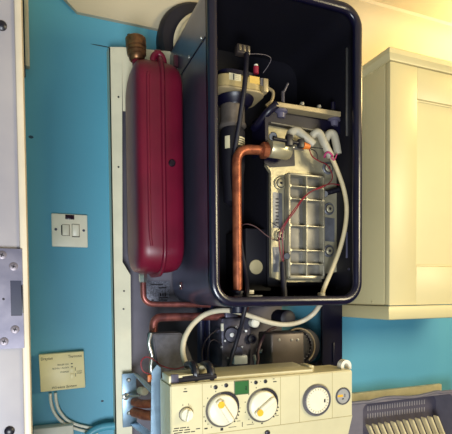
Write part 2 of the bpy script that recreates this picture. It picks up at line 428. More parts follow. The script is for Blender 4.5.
# splayed outer side of the flange, running back to the wall
s0 = A(106.6, 52, -.0006); s1 = A(114.5, 470, -.0006)
VS = [Vector((flange[0][0], yf_, flange[0][1])), Vector((flange[5][0], yf_, flange[5][1])), s1, s0]
th_ = Vector((.003, 0, 0))
vs = [b.verts.new(v) for v in VS]+[b.verts.new(v+th_) for v in VS]
for f in ((0, 1, 2, 3), (7, 6, 5, 4), (0, 4, 5, 1), (1, 5, 6, 2), (2, 6, 7, 3), (3, 7, 4, 0)): b.faces.new([vs[k] for k in f])
frm = obj('mounting_frame', b, CREAM, bo)
for px, py in ((118.5, 97), (118.5, 167), (124, 291), (123.5, 309), (126.5, 391)):
    p = A(px, py, yf_); b = bm_new(); lathe(b, p, (0, -1, 0), [(-.001, .0026), (.0012, .0024), (.0016, .0005)], 12); obj('screw', b, BLACK, frm)
# upper cross plate
b = bm_new(); p, q = A(121.8, 47, yf_+.002), A(176, 118, yf_+.002)
prism(b, [(p.x, q.z), (q.x, q.z), (q.x, A(176, 55, yf_).z), (A(170, 52, yf_).x, A(170, 51, yf_).z), (p.x, p.z)], yf_+.002, yf_+.006)
obj('top_plate', b, CREAM, frm)
# grey back panel with the rounded window through to the wall
YB = -.022
X0, X1 = A(119, 300, YB).x, .885
Z0, Z1 = 1.09, 2.055
wx0, wx1 = A(282, 330, YB).x, A(321, 330, YB).x
wz0, wz1 = A(319, 363, YB).z, 1.52
b = bm_new()
nn = 6
hole = rrect(wx0, wx1, wz0, wz1, .025, nn)
outer = []
for (hx, hz_) in hole:                  # bridge each hole vertex to the outer rectangle
    outer.append((X1 if hx > (wx0+wx1)/2 else X0, Z1 if hz_ > (wz0+wz1)/2 else Z0))
def ring2(P, y): return [Vector((x, y, z)) for x, z in P]
loops(b, [ring2(outer, YB), ring2(hole, YB), ring2(hole, YB+.003), ring2(outer, YB+.003)], closed=True)
bmesh.ops.remove_doubles(b, verts=b.verts[:], dist=1e-5)
obj('back_panel', b, BACKP, bo)
# right hand upright, dark, standing forward of the panel
p, q = A(322.5, 300, -.10), A(342.5, 300, -.10)
b = bm_new(); box(b, p.x, q.x, -.10, -.094, 1.19, 2.05, .002); box(b, q.x-.006, q.x, -.0945, -.0006, 1.19, 2.05, .001); up_ = obj('upright', b, NAVY, bo)
p = A(333, 352, -.10); b = bm_new(); box(b, p.x-.003, p.x+.003, -.106, -.0995, p.z-.035, p.z+.03, .002); obj('slot_tab', b, NAVY, up_)
# rating label low on the back panel
p, q = A(146.5, 281, YB-.001), A(170, 303, YB-.001)
b = bm_new(); box(b, p.x, q.x, YB-.0018, YB-.0004, q.z, p.z, .0005); lb = obj('rating_label', b, LABELG, bo)
b = bm_new()
for k, (u0_, u1_, v) in enumerate(((.55, .62, .62), (.66, .72, .62), (.76, .82, .62), (.5, .9, .76), (.2, .3, .86), (.5, .88, .86), (.2, .7, .15), (.5, .85, .3))):
    xa, xb = p.x+(q.x-p.x)*u0_, p.x+(q.x-p.x)*u1_; zz = p.z+(q.z-p.z)*v; h = .0045 if k < 3 else .0018
    box(b, xa, xb, YB-.0022, YB-.0016, zz-h, zz+h)
obj('printed_lines', b, INK, lb)

# --- casing: open-fronted shell
CX0, CX1, CZ0, CZ1, YF, YBK, RC = .3395, .738, 1.470, 2.190, -.362, -.070, .055
def rr3(ins, y, rad): return [Vector((x, y, z)) for x, z in rrect(CX0+ins, CX1-ins, CZ0+ins, CZ1-ins, rad)]
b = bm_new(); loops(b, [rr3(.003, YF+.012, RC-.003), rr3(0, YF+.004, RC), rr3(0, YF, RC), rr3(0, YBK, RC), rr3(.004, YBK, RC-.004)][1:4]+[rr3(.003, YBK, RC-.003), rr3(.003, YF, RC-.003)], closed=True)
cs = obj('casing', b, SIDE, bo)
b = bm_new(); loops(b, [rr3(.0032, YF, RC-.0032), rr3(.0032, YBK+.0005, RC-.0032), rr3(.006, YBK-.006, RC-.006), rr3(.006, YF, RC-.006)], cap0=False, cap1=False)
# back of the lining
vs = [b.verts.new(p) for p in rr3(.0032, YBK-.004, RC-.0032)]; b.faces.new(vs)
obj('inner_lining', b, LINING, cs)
b = bm_new(); path = rr3(.0115, YF-.004, RC-.0115); n = len(path); rings = []
ctr = Vector(((CX0+CX1)/2, YF-.004, (CZ0+CZ1)/2))
big = rrect(CX0, CX1, CZ0, CZ1, RC)
sec = []
for k in range(12):
    a = 2*math.pi*k/12; ca, sa = math.cos(a), math.sin(a)
    sec.append((.0115*math.copysign(abs(ca)**.7, ca), .010*math.copysign(abs(sa)**.8, sa)))
for k in range(12):
    ins = .0115-sec[k][0]; rings.append([Vector((x, YF-.004-sec[k][1], z)) for x, z in rrect(CX0+ins-.0005, CX1-ins+.0005, CZ0+ins-.0005, CZ1-ins+.0005, RC-ins+.0005)])
loops(b, rings, closed=True); obj('rim', b, RIM, cs, 'glossy black rounded rim', 50)
# folded seam high on the left side, with rivets
z_f, z_b = AX(210, 33, CX0).z, AX(183, 69, CX0).z
zs = (z_f+z_b)/2
b = bm_new(); box(b, CX0-.0016, CX0+.001, YBK-.002, YF+.008, zs-.0016, zs+.0016); obj('seam', b, NAVY, cs)
for t in (.12, .42, .75):
    y = YF+(YBK-YF)*t; b = bm_new(); lathe(b, (CX0+.0005, y, zs+.012), (-1, 0, 0), [(0, .0042), (.0016, .0036), (.0026, .001)], 12); obj('rivet', b, SILVER, cs)
# small lug on the side and small red plate near the foot
q = AX(178, 63, CX0); b = bm_new(); box(b, CX0-.012, CX0, q.y-.004, q.y+.004, q.z-.012, q.z+.018, .002); obj('lug', b, mat('maroon_lug', (74, 30, 44), .5), cs)
q = AX(181, 286, CX0); b = bm_new(); box(b, CX0-.002, CX0, q.y-.009, q.y+.009, q.z-.009, q.z+.010, .0008); fxp = obj('fixing_plate', b, mat('rust_plate', (96, 52, 56), .5), cs)
b = bm_new(); lathe(b, Vector((CX0-.0015, q.y, q.z+.001)), (-1, 0, 0), [(0, .005), (.002, .0045), (.003, .001)], 12); obj('screw', b, SILVER, fxp)
# bright rail on the inner right wall
q = AX(346.5, 48, CX1-.008); q2 = AX(346.5, 136, CX1-.008)
b = bm_new(); box(b, CX1-.0095, CX1-.0055, q.y-.002, q.y+.002, q2.z, q.z, .0008); obj('rail', b, SILVER, cs)
q = AX(346.5, 232, CX1-.008); q2 = AX(346.5, 258, CX1-.008)
b = bm_new(); box(b, CX1-.0095, CX1-.0055, q.y-.002, q.y+.002, q2.z, q.z, .0008); obj('rail', b, mat('grey_clip', (96, 96, 120), .4, .4), cs)
for px, py in ((349, 269), (337, 289)):
    q = AX(px, py, CX1-.007); b = bm_new(); lathe(b, q, (-1, 0, 0), [(0, .004), (.002, .0035), (.003, .001)], 12); obj('screw', b, mat('dull_screw', (84, 82, 100), .4, .6), cs)
# round blanking disc on the back of the chamber
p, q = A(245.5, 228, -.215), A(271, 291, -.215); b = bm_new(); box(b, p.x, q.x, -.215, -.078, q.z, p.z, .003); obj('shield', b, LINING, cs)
q = A(256, 267, -.216); b = bm_new(); lathe(b, Vector((q.x, -.2145, q.z)), (0, -1, 0), [(0, .019), (.003, .0187), (.004, .0165), (.0042, .001)], 28); obj('blanking_disc', b, mat('tan_disc', (196, 182, 140), .5), cs)

# --- expansion vessel
VX, VY0, VY1, VZ0, VZ1 = A(163, 170, -.25).x, -.255, -.075, A(160, 273, -.2).z, A(160, 63, -.2).z
def vr(ins, x, rad=.06): return [Vector((x, y, z)) for y, z in rrect(VY0+ins, VY1-ins, VZ0+ins, VZ1-ins, max(rad-ins*.6, .012), 8)]
xl, xr = A(135, 170, -.22).x, A(184.5, 170, -.23).x
dl, dr_ = VX-xl, xr-VX
rings = [vr(i, VX-dl*f) for f, i in ((1.0, .050), (.99, .036), (.965, .022), (.91, .011), (.80, .005), (.55, .002), (.25, .0005), (.06, 0))]
rings += [vr(i, VX+dr_*f) for f, i in ((.06, 0), (.25, .001), (.55, .003), (.78, .008), (.90, .016), (.96, .027), (.99, .042), (1.0, .06))]
b = bm_new(); loops(b, rings); vs_ = obj('expansion_vessel', b, RED, bo, 'red painted pressure tank', 60)
b = bm_new(); rings = [vr(i, VX+d) for d, i in ((-.0045, 0), (-.0045, -.006), (-.002, -.009), (.002, -.009), (.0045, -.006), (.0045, 0))]
loops(b, rings, closed=True); obj('seam_flange', b, RED, vs_, None, 60)
# raised line on the left half, shaped to imitate a reflection streak
b = bm_new()
xq = A(148, 170, -.25)
tube(b, [Vector((VX-dl*.52, VY0+.004, VZ1-.05)), Vector((VX-dl*.56, VY0+.0035, VZ1-.09)), Vector((VX-dl*.56, VY0+.0035, VZ0+.12)), Vector((VX-dl*.5, VY0+.004, VZ0+.06))], .004); obj('rib', b, RED, vs_)
b = bm_new(); h0 = A(151.5, 66, VY0+.03)
tube(b, bend([A(152.5, 70, VY0+.035), A(153, 53, VY0+.035), A(162.5, 53.5, VY0+.035), A(165, 72, VY0+.035)], .018), .0075, smooth=False); obj('hanging_loop', b, RED, vs_)
q = A(172, 163, VY0); b = bm_new(); lathe(b, Vector((q.x, VY0+.004, q.z)), (0, -1, 0), [(0, .009), (.006, .008), (.008, .006), (.008, .001)], 18); vc = obj('valve_cap', b, mat('dark_cap', (30, 12, 26), .4), vs_)
# automatic air vent in brass on its neck
p0, p1 = A(138, 74, -.17), A(135.5, 38, -.17); ax = p1-p0; L_ = ax.length
b = bm_new(); cyl(b, p0, p0+ax*.42, .012, seg=18); nk = obj('neck', b, RED, vs_)
b = bm_new()
k_ = L_
lathe(b, p0, ax, [(k_*.36, .016), (k_*.40, .019), (k_*.50, .020), (k_*.52, .0225), (k_*.60, .0235), (k_*.615, .021), (k_*.63, .0235), (k_*.70, .0235), (k_*.72, .021), (k_*.75, .0245), (k_*.97, .0245), (k_*1.0, .022), (k_*1.0, .004)], 22)
av = obj('air_vent', b, BRASS, vs_, 'brass air vent')
b = bm_new(); p = A(129.5, 38, -.175); cyl(b, p+Vector((0, 0, -.012)), p+Vector((0, 0, .008)), .0055, seg=14); obj('vent_cap', b, BLACK, av)
# bottom union and pipe
yp_ = -.14
b = bm_new(); p = A(143, 277, yp_); lathe(b, p+Vector((0, 0, .012)), (0, 0, -1), [(0, .008), (.004, .0105), (.022, .0105), (.026, .008)], 6); obj('union_nut', b, SILVER, vs_)
b = bm_new(); tube(b, bend([A(143, 280, yp_), A(143.5, 304, yp_), A(210, 305, yp_)], .028), .0075, smooth=False); obj('copper_pipe', b, COPD, bo, 'tarnished copper pipe under the red tank')
# --- pipework under the casing
b = bm_new(); tube(b, bend([A(153, 372, -.17), A(153.5, 317.5, -.17), A(236, 316, -.17), A(246, 309, -.13), A(247, 296, -.13)], .022), .0105, smooth=False); obj('copper_pipe', b, COPD, bo, 'copper pipe bent over the grey cover')
b = bm_new(); cyl(b, A(201, 303, -.11), A(201, 392, -.11), .0105); cyl(b, A(209.5, 303, -.10), A(209.5, 392, -.10), .0125)
for py in (338, 354): cyl(b, A(209.5, py, -.10), A(209.5, py+3, -.10), .0140)
obj('waste_pipe', b, mat('navy_pipe', (44, 46, 84), .4), bo, 'pair of dark pipes')
# grey cover, left under casing
b = bm_new()
cv = [A(152.5, 334, -.235), A(183, 333, -.235), A(197, 372, -.235), A(160, 388, -.235)]
prism(b, [(v.x, v.z) for v in cv], -.235, -.17); bmesh.ops.bevel(b, geom=b.edges[:], offset=.003, segments=2, affect='EDGES'); gc = obj('grey_cover', b, GREYB, bo)
b = bm_new(); tube(b, TP([(151, 333, -.237), (149, 344, -.238), (152, 356, -.239), (151, 369, -.24), (154, 385, -.24)]), .0045); obj('edge_clip', b, SILVER, gc)
b = bm_new(); p = A(150, 378, -.25); box(b, p.x-.006, p.x+.006, -.256, -.244, p.z-.009, p.z+.008, .0015); oc = obj('orange_connector', b, ORANGE, bo)
b = bm_new(); tube(b, TP([(150, 374, -.25), (143, 371, -.25), (141, 362, -.25), (146, 357, -.25), (154, 360, -.25), (162, 366, -.26), (175, 369, -.27), (186, 366, -.28)]), .0014, 8); obj('wire', b, WIRER, bo)
b = bm_new(); tube(b, TP([(186, 364, -.29), (190, 367, -.30), (200, 370, -.31), (212, 371, -.31)]), .0014, 8); obj('wire', b, WIRER, bo)
# hydraulic block
yh = -.20
gv = bm_new()
p, q = A(221, 318, yh), A(252, 366, yh); box(gv, p.x, q.x, yh, yh+.09, q.z, p.z, .008)
p, q = A(227, 310, yh), A(240, 322, yh); box(gv, p.x, q.x, yh+.01, yh+.08, q.z, p.z, .004)
cyl(gv, A(232, 335, yh+.01), A(232, 335, yh-.018), .020)
cyl(gv, A(238, 352, yh+.01), A(238, 352, yh-.012), .014)
cyl(gv, A(222, 330, yh+.02), A(216, 330, yh+.02), .008)
hb = obj('hydraulic_block', gv, mat('dark_casting', (92, 90, 108), .4, .5, .3, 40), bo)
for px, py, r_ in ((225, 341, .003), (242, 347, .003), (228, 358, .003), (246, 331, .0035), (232, 335, .006), (222, 347, .0025), (236, 327, .0025)):
    b = bm_new(); cyl(b, A(px, py, yh-.001), A(px, py, yh-.022 if r_ > .005 else yh-.006), r_, seg=10); obj('bolt', b, SILVER, hb)
b = bm_new(); p = A(255.5, 323, yh-.02); lathe(b, p+Vector((0, .03, 0)), (0, -1, 0), [(0, .010), (.022, .0125), (.03, .012), (.033, .009), (.033, .001)], 22); obj('white_cap', b, WHITE, hb)
b = bm_new(); p = A(253, 339, yh-.01); lathe(b, p+Vector((0, .03, 0)), (0, -1, 0), [(0, .012), (.03, .0125), (.032, .008), (.022, .006)], 18); obj('black_port', b, RUBBER, hb)
b = bm_new(); p, q = A(234, 356, yh-.02), A(248, 364, yh-.02); box(b, p.x, q.x, yh-.02, yh+.01, q.z, p.z, .004); obj('white_plug', b, mat('pale_blue_plug', (176, 184, 190), .35), hb)
b = bm_new(); p, q = A(221, 323.5, yh-.005), A(223.4, 331, yh-.005); box(b, p.x, q.x, yh-.008, yh, q.z, p.z, .001); obj('white_tab', b, WHITE, hb)
b = bm_new(); cyl(b, A(257, 350, yh), A(262, 351, yh-.01), .006); cyl(b, A(254, 355, yh), A(258, 372, yh), .004); obj('drain_cock', b, SILVER, hb)
b = bm_new(); tube(b, TP([(255, 372, -.22), (258, 360, -.22), (258, 352, -.22), (262, 340, -.21), (268, 331, -.19), (276, 327, -.18)]), .004); obj('drain_hose', b, mat('brown_hose', (82, 58, 62), .5), bo)
# pump motor and the round body behind it
yq = -.24
b = bm_new(); p, q = A(271, 333.5, yq), A(305, 372, yq); box(b, p.x, q.x, yq, yq+.08, q.z, p.z, .006, 3); pm = obj('pump_motor', b, PUMPM, bo)
for px in (279.5, 292, 298):
    b = bm_new(); p = A(px, 340, yq-.001); lathe(b, p, (0, -1, 0), [(-.001, .004), (.0006, .0036), (.0008, .001)], 12); obj('screw', b, SILVER, pm)
b = bm_new(); p = A(298, 345, -.10); lathe(b, Vector((p.x, -.09, p.z)), (0, -1, 0), [(0, .052), (.04, .054), (.05, .051), (.055, .040), (.055, .01)], 36); pb = obj('pump_body', b, RUBBER, bo)
b = bm_new(); p = A(298, 346, -.15)
for k in range(9):
    a = R(-62+k*14); cyl(b, p+Vector((math.cos(a)*.042, 0, math.sin(a)*.042)), p+Vector((math.cos(a)*.042, -.004, math.sin(a)*.042)), .0016, seg=8)
obj('terminal', b, mat('grey_terminal', (110, 106, 118), .5), pb)
b = bm_new(); p = A(298, 347, -.155); tube(b, [p+Vector((math.cos(R(t))*.055, 0, math.sin(R(t))*.053)) for t in range(-50, 150, 20)], .0028); obj('hose_ring', b, mat('tan_hose', (150, 134, 110), .5), pb)
b = bm_new(); p = A(283, 318, -.12); lathe(b, p, (0, -1, 0), [(-.03, .024), (.03, .024), (.034, .018), (.034, .004)], 16); obj('diverter_cap', b, RUBBER, bo)
# condensate hose: inside the chamber, through the floor, then looping to the panel
hp = TP([(331.5, 157, -.327), (338, 172, -.331), (344, 190, -.334), (346.6, 208, -.335), (345, 228, -.335), (339.5, 250, -.33), (331, 272, -.325), (324.5, 287, -.32), (321, 298, -.32)])
b = bm_new(); tube(b, hp, .0056); ho = obj('condensate_hose', b, HOSE, bo)
b = bm_new(); p = A(321.3, 295, -.32); cyl(b, p+Vector((0, 0, -.018)), p+Vector((0, 0, .006)), .0095); obj('hose_clip', b, WHITE, ho)
hp2 = TP([(320.5, 304, -.30), (313, 314, -.30), (301, 321.5, -.28), (286, 324.5, -.285), (270, 322.5, -.29), (252, 316.5, -.29), (236, 311.5, -.29), (221, 310.5, -.29), (206, 314, -.29), (193.5, 323.5, -.29), (185.5, 336, -.295), (182.8, 348, -.30), (184, 358, -.31), (187.5, 368, -.32)])
b = bm_new(); tube(b, hp2, .0062); obj('drain_hose', b, mat('cream_outer_hose', (200, 190, 166), .45), bo)
# black cable leaving the chamber
b = bm_new(); tube(b, TP([(240, 237, -.25), (242.5, 255, -.26), (246, 275, -.28), (247, 296, -.33), (243, 318, -.32), (237, 340, -.28), (229, 366, -.27)]), .0052); obj('cable', b, RUBBER, bo)
b = bm_new(); tube(b, TP([(222, 328, -.2), (214, 332, -.21), (206, 340, -.22), (202, 352, -.22), (203, 366, -.22)]), .0016, 8); obj('wire', b, WIREB, bo)
b = bm_new(); tube(b, TP([(222, 344, -.2), (213, 340, -.22), (208, 348, -.22), (208, 366, -.22)]), .0014, 8); obj('wire', b, WIREB, bo)

# --- heat exchanger
ye = -0.275
def ebox(name, px0, px1, py0, py1, y0, y1, M, parent, bev=.002, label=None):
    p, q = A(px0, (py0+py1)/2, y0), A(px1, (py0+py1)/2, y0); zt, zb = A((px0+px1)/2, py0, y0).z, A((px0+px1)/2, py1, y0).z
    b = bm_new(); box(b, p.x, q.x, y0, y1, zb, zt, bev); return obj(name, b, M, parent, label)
b = bm_new()
out = [A(*t, ye) for t in ((269, 121), (329, 132), (331, 160), (337, 163), (336.5, 272), (322, 274), (322, 282), (284, 282), (271.5, 277), (271, 172), (266.5, 165), (268, 140))]
prism(b, [(v.x, v.z) for v in out], ye, ye+.012); hx = obj('heat_exchanger', b, ALU, bo)
# dark body behind
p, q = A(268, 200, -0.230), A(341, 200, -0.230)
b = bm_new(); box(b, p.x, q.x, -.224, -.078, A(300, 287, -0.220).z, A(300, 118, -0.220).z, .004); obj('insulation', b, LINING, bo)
# recessed serial strip, left
p = [A(*t, ye-.0003) for t in ((272.8, 192), (282, 193.5), (282.5, 228), (273, 228))]
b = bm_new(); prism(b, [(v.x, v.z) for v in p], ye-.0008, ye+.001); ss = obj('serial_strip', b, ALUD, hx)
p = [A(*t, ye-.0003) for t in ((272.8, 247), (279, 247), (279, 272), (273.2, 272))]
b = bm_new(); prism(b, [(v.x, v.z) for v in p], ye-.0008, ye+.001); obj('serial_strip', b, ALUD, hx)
b = bm_new()
for k in range(8):
    z = A(277, 199+k*3.4, ye).z; x = A(277, 200, ye).x; box(b, x-.0045, x+.004, ye-.0014, ye-.0006, z-.0016, z+.0012, .0003)
obj('cast_digits', b, INK, ss)
p = [A(*t, ye-.0003) for t in ((324.5, 217), (334.5, 218.5), (334.5, 242), (324.5, 241))]
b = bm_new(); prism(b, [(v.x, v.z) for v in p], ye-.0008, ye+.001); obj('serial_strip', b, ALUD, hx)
# bolts in their bosses
for px, py in ((279.7, 183.5), (327.5, 168.3), (328.5, 209), (328.3, 251), (280, 235.5)):
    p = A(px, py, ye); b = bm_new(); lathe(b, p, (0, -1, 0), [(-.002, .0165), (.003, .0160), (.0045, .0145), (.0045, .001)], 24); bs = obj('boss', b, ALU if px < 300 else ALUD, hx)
    b = bm_new(); lathe(b, p+Vector((0, -.004, 0)), (0, -1, 0), [(0, .0122), (.0012, .0118), (.0014, .0005)], 20); obj('washer', b, INK, bs)
    b = bm_new(); lathe(b, p+Vector((0, -.0045, 0)), (0, -1, 0), [(0, .0104), (.0030, .0100), (.0040, .0085), (.0040, .0042), (.002, .004)], 22); obj('bolt', b, ALU, bs)
    b = bm_new(); lathe(b, p+Vector((0, -.0070, 0)), (0, -1, 0), [(0, .0040), (.0006, .0038)], 6); obj('hexagon_socket', b, INK, bs)
# ribbed burner cover
yc0 = ye-.024
q = [A(*t, yc0) for t in ((288, 173), (325, 175), (325.5, 278), (289, 280))]
x0, x1, z0, z1 = (q[0].x+q[3].x)/2, (q[1].x+q[2].x)/2, (q[2].z+q[3].z)/2, (q[0].z+q[1].z)/2
b = bm_new(); box(b, x0, x1, yc0+.018, ye+.001, z0, z1, .004, 2); rcv = obj('ribbed_cover', b, mat('cover_floor', (134, 132, 128), .42, .55, .15, 30), hx)
b = bm_new(); w_ = .0045
for xa, xb, za, zb in ((x0, x0+w_*1.5, z0, z1), (x1-w_*1.5, x1, z0, z1), (x0, x1, z1-w_*1.3, z1), (x0, x1, z0, z0+w_*2)): box(b, xa, xb, yc0, yc0+.020, za, zb, .002)
xm = (x0+x1)/2; box(b, xm-.0022, xm+.0022, yc0+.0015, yc0+.020, z0, z1, .0015)
obj('cover_wall', b, mat('cover_alloy', (176, 170, 150), .38, .6, .15, 30), rcv)
for py in (187, 199.5, 226, 250.5, 264):
    z = A(307, py, yc0).z; b = bm_new(); box(b, x0+.002, x1-.002, yc0+.0008, yc0+.020, z-.0015, z+.0015, .0007)
    for x in (x0+.006, xm, x1-.006): cyl(b, (x, yc0+.004, z), (x, yc0-.0015, z), .0036, seg=10)
    obj('rib', b, mat('cover_alloy', (176, 170, 150), .38, .6, .15, 30), rcv)
# black sensors, right and left of the cover
b = bm_new(); cyl(b, A(325, 194, ye), A(325, 194, ye-.022), .0085); cyl(b, A(326, 193, ye-.012), A(339, 189.5, ye-.02), .007); obj('sensor', b, BLACK, hx)
b = bm_new(); cyl(b, A(287, 256, ye), A(287, 256, ye-.026), .0085); obj('sensor', b, BLACK, hx)
# top head: dark cover, bright edge, cross bar
b = bm_new(); pts = [A(*t, ye-.015) for t in ((265, 111), (340, 123), (340, 134), (331, 134), (268.5, 122.5), (268.5, 150), (265.5, 150))]
prism(b, [(v.x, v.z) for v in pts], ye-.015, ye+.06); hd = obj('burner_head', b, NAVY, hx)
b = bm_new(); q0, q1 = A(271, 122.5, ye-.018), A(331, 133.3, ye-.018); tube(b, [q0, q1], .0016, 8, smooth=False); obj('edge_strip', b, SILVER, hd)
yb_ = -0.308
b = bm_new(); pts = [A(*t, yb_) for t in ((276.5, 101.5), (341, 111.5), (341, 116.5), (276.5, 106))]
prism(b, [(v.x, v.z) for v in pts], yb_, yb_+.06); bmesh.ops.bevel(b, geom=b.edges[:], offset=.001, segments=1, affect='EDGES'); br_ = obj('cross_bar', b, mat('pale_bar', (186, 168, 130), .4, .3, .1), hx)
for px, py in ((302, 104.2), (319, 107)):
    p = A(px, py, yb_+.01); b = bm_new(); lathe(b, p, (0, 0, 1), [(-.004, .006), (.003, .006), (.005, .003)], 12); obj('stud', b, SILVER, br_)
b = bm_new(); p = A(283, 103, yb_+.02); cyl(b, p, p+Vector((.0, 0, .028)), .0045); cyl(b, p+Vector((0, 0, .022)), p+Vector((.012, -.004, .048)), .003); obj('stud', b, mat('grey_stud', (90, 86, 96), .4, .5), br_)
b = bm_new(); p = A(333, 111, yb_+.02); cyl(b, p, p+Vector((.0, 0, .022)), .006); obj('stud', b, NAVY, br_)
for px, py in ((281, 110), (334, 118.5)):
    p = A(px, py, yb_+.02); b = bm_new(); lathe(b, p, (0, 0, -1), [(-.004, .010), (.002, .0165), (.007, .0165), (.009, .012), (.02, .010)], 18); obj('rubber_foot', b, mat('grey_rubber', (88, 84, 104), .4), br_)
b = bm_new(); p, q = A(284, 112, yb_+.025), A(331, 122, yb_+.025)
pts = [A(*t, yb_+.03) for t in ((286, 112.5), (329, 119), (329, 124.5), (286, 118.5))]; prism(b, [(v.x, v.z) for v in pts], yb_+.03, yb_+.08); obj('bar_beam', b, NAVY, br_)
b = bm_new(); tube(b, TP([(277, 104, -0.300), (268, 112, -0.290), (258, 124, -0.260), (254, 128, -0.240)]), .010, 12); obj('head_arm', b, NAVY, hd)
# manifold cylinder
b = bm_new(); q = [A(*t, ye-.001) for t in ((264, 139), (294, 142), (295, 166), (270, 167.5), (264.5, 163))]; b = bm_new(); prism(b, [(v.x, v.z) for v in q], ye-.0012, ye+.001); obj('painted_shade', b, NAVY, hx)  # navy patch on the plate: shade under the manifold put into colour
p0, p1 = A(269, 147.5, -0.302), A(291, 151, -0.302); b = bm_new()
lathe(b, p0, p1-p0, [(0, .021), (.003, .023), (.050, .023), (.056, .019), (.056, .004)], 28); mf = obj('manifold', b, mat('manifold_alloy', (206, 196, 160), .36, .6, .1, 30), hx)
b = bm_new(); cyl(b, A(273, 136.5, -0.310), A(273, 136.5, -0.325), .010); obj('port', b, BLACK, hx)
b = bm_new(); cyl(b, A(273, 138.5, -0.340), A(300, 143.5, -0.340), .0042); p = A(289, 141, -0.340); box(b, p.x-.008, p.x+.008, -.346, -.334, p.z-.012, p.z+.014, .002); p = A(301.5, 144, -0.340); box(b, p.x-.010, p.x+.006, -.346, -.334, p.z-.010, p.z+.011, .002); ig = obj('igniter', b, BLACK, hx)
b = bm_new(); cyl(b, A(303, 145.5, -0.340), A(309.5, 147, -0.340), .0085, .006); obj('orange_plug', b, ORANGE, ig)
b = bm_new(); cyl(b, A(309, 147, -0.340), A(323, 148.5, -0.340), .0012, seg=8); obj('electrode', b, BLACK, ig)
b = bm_new(); cyl(b, A(292, 147.5, -0.330), A(303, 149, -0.330), .005); obj('spark_lead', b, SILVER, ig)
# pale rubber elbows
for pts in ([(289, 141, -0.310), (290.5, 133.5, -0.320), (297, 131, -0.325), (305, 137, -0.332), (313.5, 144.5, -0.335)],
            [(310, 139, -0.310), (315.5, 133, -0.320), (320, 134.5, -0.325), (325.5, 146, -0.328), (331, 157, -0.328)],
            [(325, 141, -0.305), (329, 134, -0.312), (333.5, 134.5, -0.315), (336, 143, -0.318), (338, 154, -0.318)]):
    b = bm_new(); tube(b, TP(pts), .0098); obj('rubber_elbow', b, mat('pale_rubber', (176, 170, 152), .5), hx)
b = bm_new()
tube(b, [A(328.5, 155, -0.330)+Vector((math.cos(R(t))*.010, math.sin(R(t))*.010, .004*math.sin(R(t*2)))) for t in range(0, 360, 30)], .0025, 8, closed=True)
tube(b, TP([(331, 157, -0.342), (334, 160, -0.340), (337, 154, -0.335)]), .0018, 8); obj('tie', b, PINK, hx)
# wires of the chamber
def wire(pts, r=.0014, M=WIRER): b = bm_new(); tube(b, TP(pts), r, 8); return obj('wire', b, M, hx)
wire([(309, 148, -0.335), (312, 156, -0.320), (319, 161, -0.310), (327, 165, -0.300), (332, 174, -0.302), (331, 181, -0.304), (323, 187, -0.308), (312, 191, -0.310), (303, 199, -0.310), (295, 211, -0.308), (287, 222, -0.302), (282.5, 233, -0.295), (283, 248, -0.290), (283.5, 262, -0.290)], .0014)
wire([(340, 185, -0.300), (330, 184, -0.306), (316, 189, -0.310), (305, 196, -0.311), (296, 207, -0.310), (289, 217, -0.306), (281, 230, -0.296), (279, 240, -0.290), (281, 255, -0.290), (284, 266, -0.290)], .0014)
wire([(309, 148, -0.335), (316, 152, -0.320), (318, 160, -0.310)], .0012, WIREB)
wire([(240.5, 226, -0.240), (247, 224, -0.260), (256, 227, -0.270), (266, 235, -0.280), (275, 240, -0.285), (282, 238, -0.286)], .0012, mat('brown_wire', (92, 64, 66), .5))
wire([(270, 222, -0.285), (277, 226, -0.290), (282, 231, -0.290), (280, 240, -0.290), (274, 240, -0.290)], .0010, WIREB)
b = bm_new(); tube(b, TP([(282.5, 262, -0.292), (283, 275, -0.296), (284, 290, -0.302), (284.5, 301, -0.308)]), .0065, rr=.0085); obj('cable_sleeve', b, RUBBER, hx)

# --- flow pipe in copper, with its nut
b = bm_new(); tube(b, bend([A(266, 150.5, -0.302), A(236.5, 149, -0.302), A(237.8, 294, -0.302)], .034), .0112, 16, smooth=False); cp = obj('copper_pipe', b, COPPER, bo, 'bright copper pipe inside the chamber')
p0, p1 = A(261.2, 150.2, -0.302), A(267.8, 150.7, -0.302)
b = bm_new(); lathe(b, p0, p1-p0, [(0, .016), (.002, .0195), ((p1-p0).length-.002, .0195), ((p1-p0).length, .016)], 6); obj('nut', b, COPPER, cp)
b = bm_new(); p = A(237.8, 292, -0.302); cyl(b, p+Vector((0, 0, -0.050)), p+Vector((0, 0, .004)), .020); box(b, p.x-.02, p.x+.055, -.325, -.275, p.z-.016, p.z-.007, .002); obj('pipe_flange', b, NAVY, cp)
b = bm_new(); p = A(250.5, 292, -0.310); box(b, p.x-.0075, p.x+.0075, -.315, -.302, p.z-.005, p.z+.0045, .001); obj('white_tag', b, WHITE, cp)

# --- fan
yfan = -0.235
fc = A(243, 80, yfan)
yff = -.284
fl_, fr_ = A(218.5, 80, yff), A(266, 80, yff); ft_, fb_ = A(228, 72, yff).z, A(228, 85.5, yff).z
fcx = (fl_.x+fr_.x)/2; zt = fb_; yfan = yff+.050
def plan(ins, z, rad=.030): return [Vector((x, y, z)) for x, y in rrect(fl_.x+ins, fr_.x-ins, yff+ins, yff+.10-ins, rad)]
b = bm_new(); loops(b, [plan(.003, fb_), plan(0, fb_+.002), plan(0, ft_-.003), plan(.003, ft_)]); fn = obj('fan', b, mat('fan_alloy', (196, 176, 126), .4, .4, .15, 24), bo)
b = bm_new(); loops(b, [plan(-.001, fb_-.006), plan(-.003, fb_-.005), plan(-.003, fb_-.001), plan(0, fb_)]); obj('fan_flange', b, mat('pale_bar', (186, 168, 130), .4, .3, .1), fn)
b = bm_new(); loops(b, [plan(.012, ft_), plan(.012, ft_+.016), plan(.018, ft_+.02)]); obj('motor_cover', b, NAVY, fn)
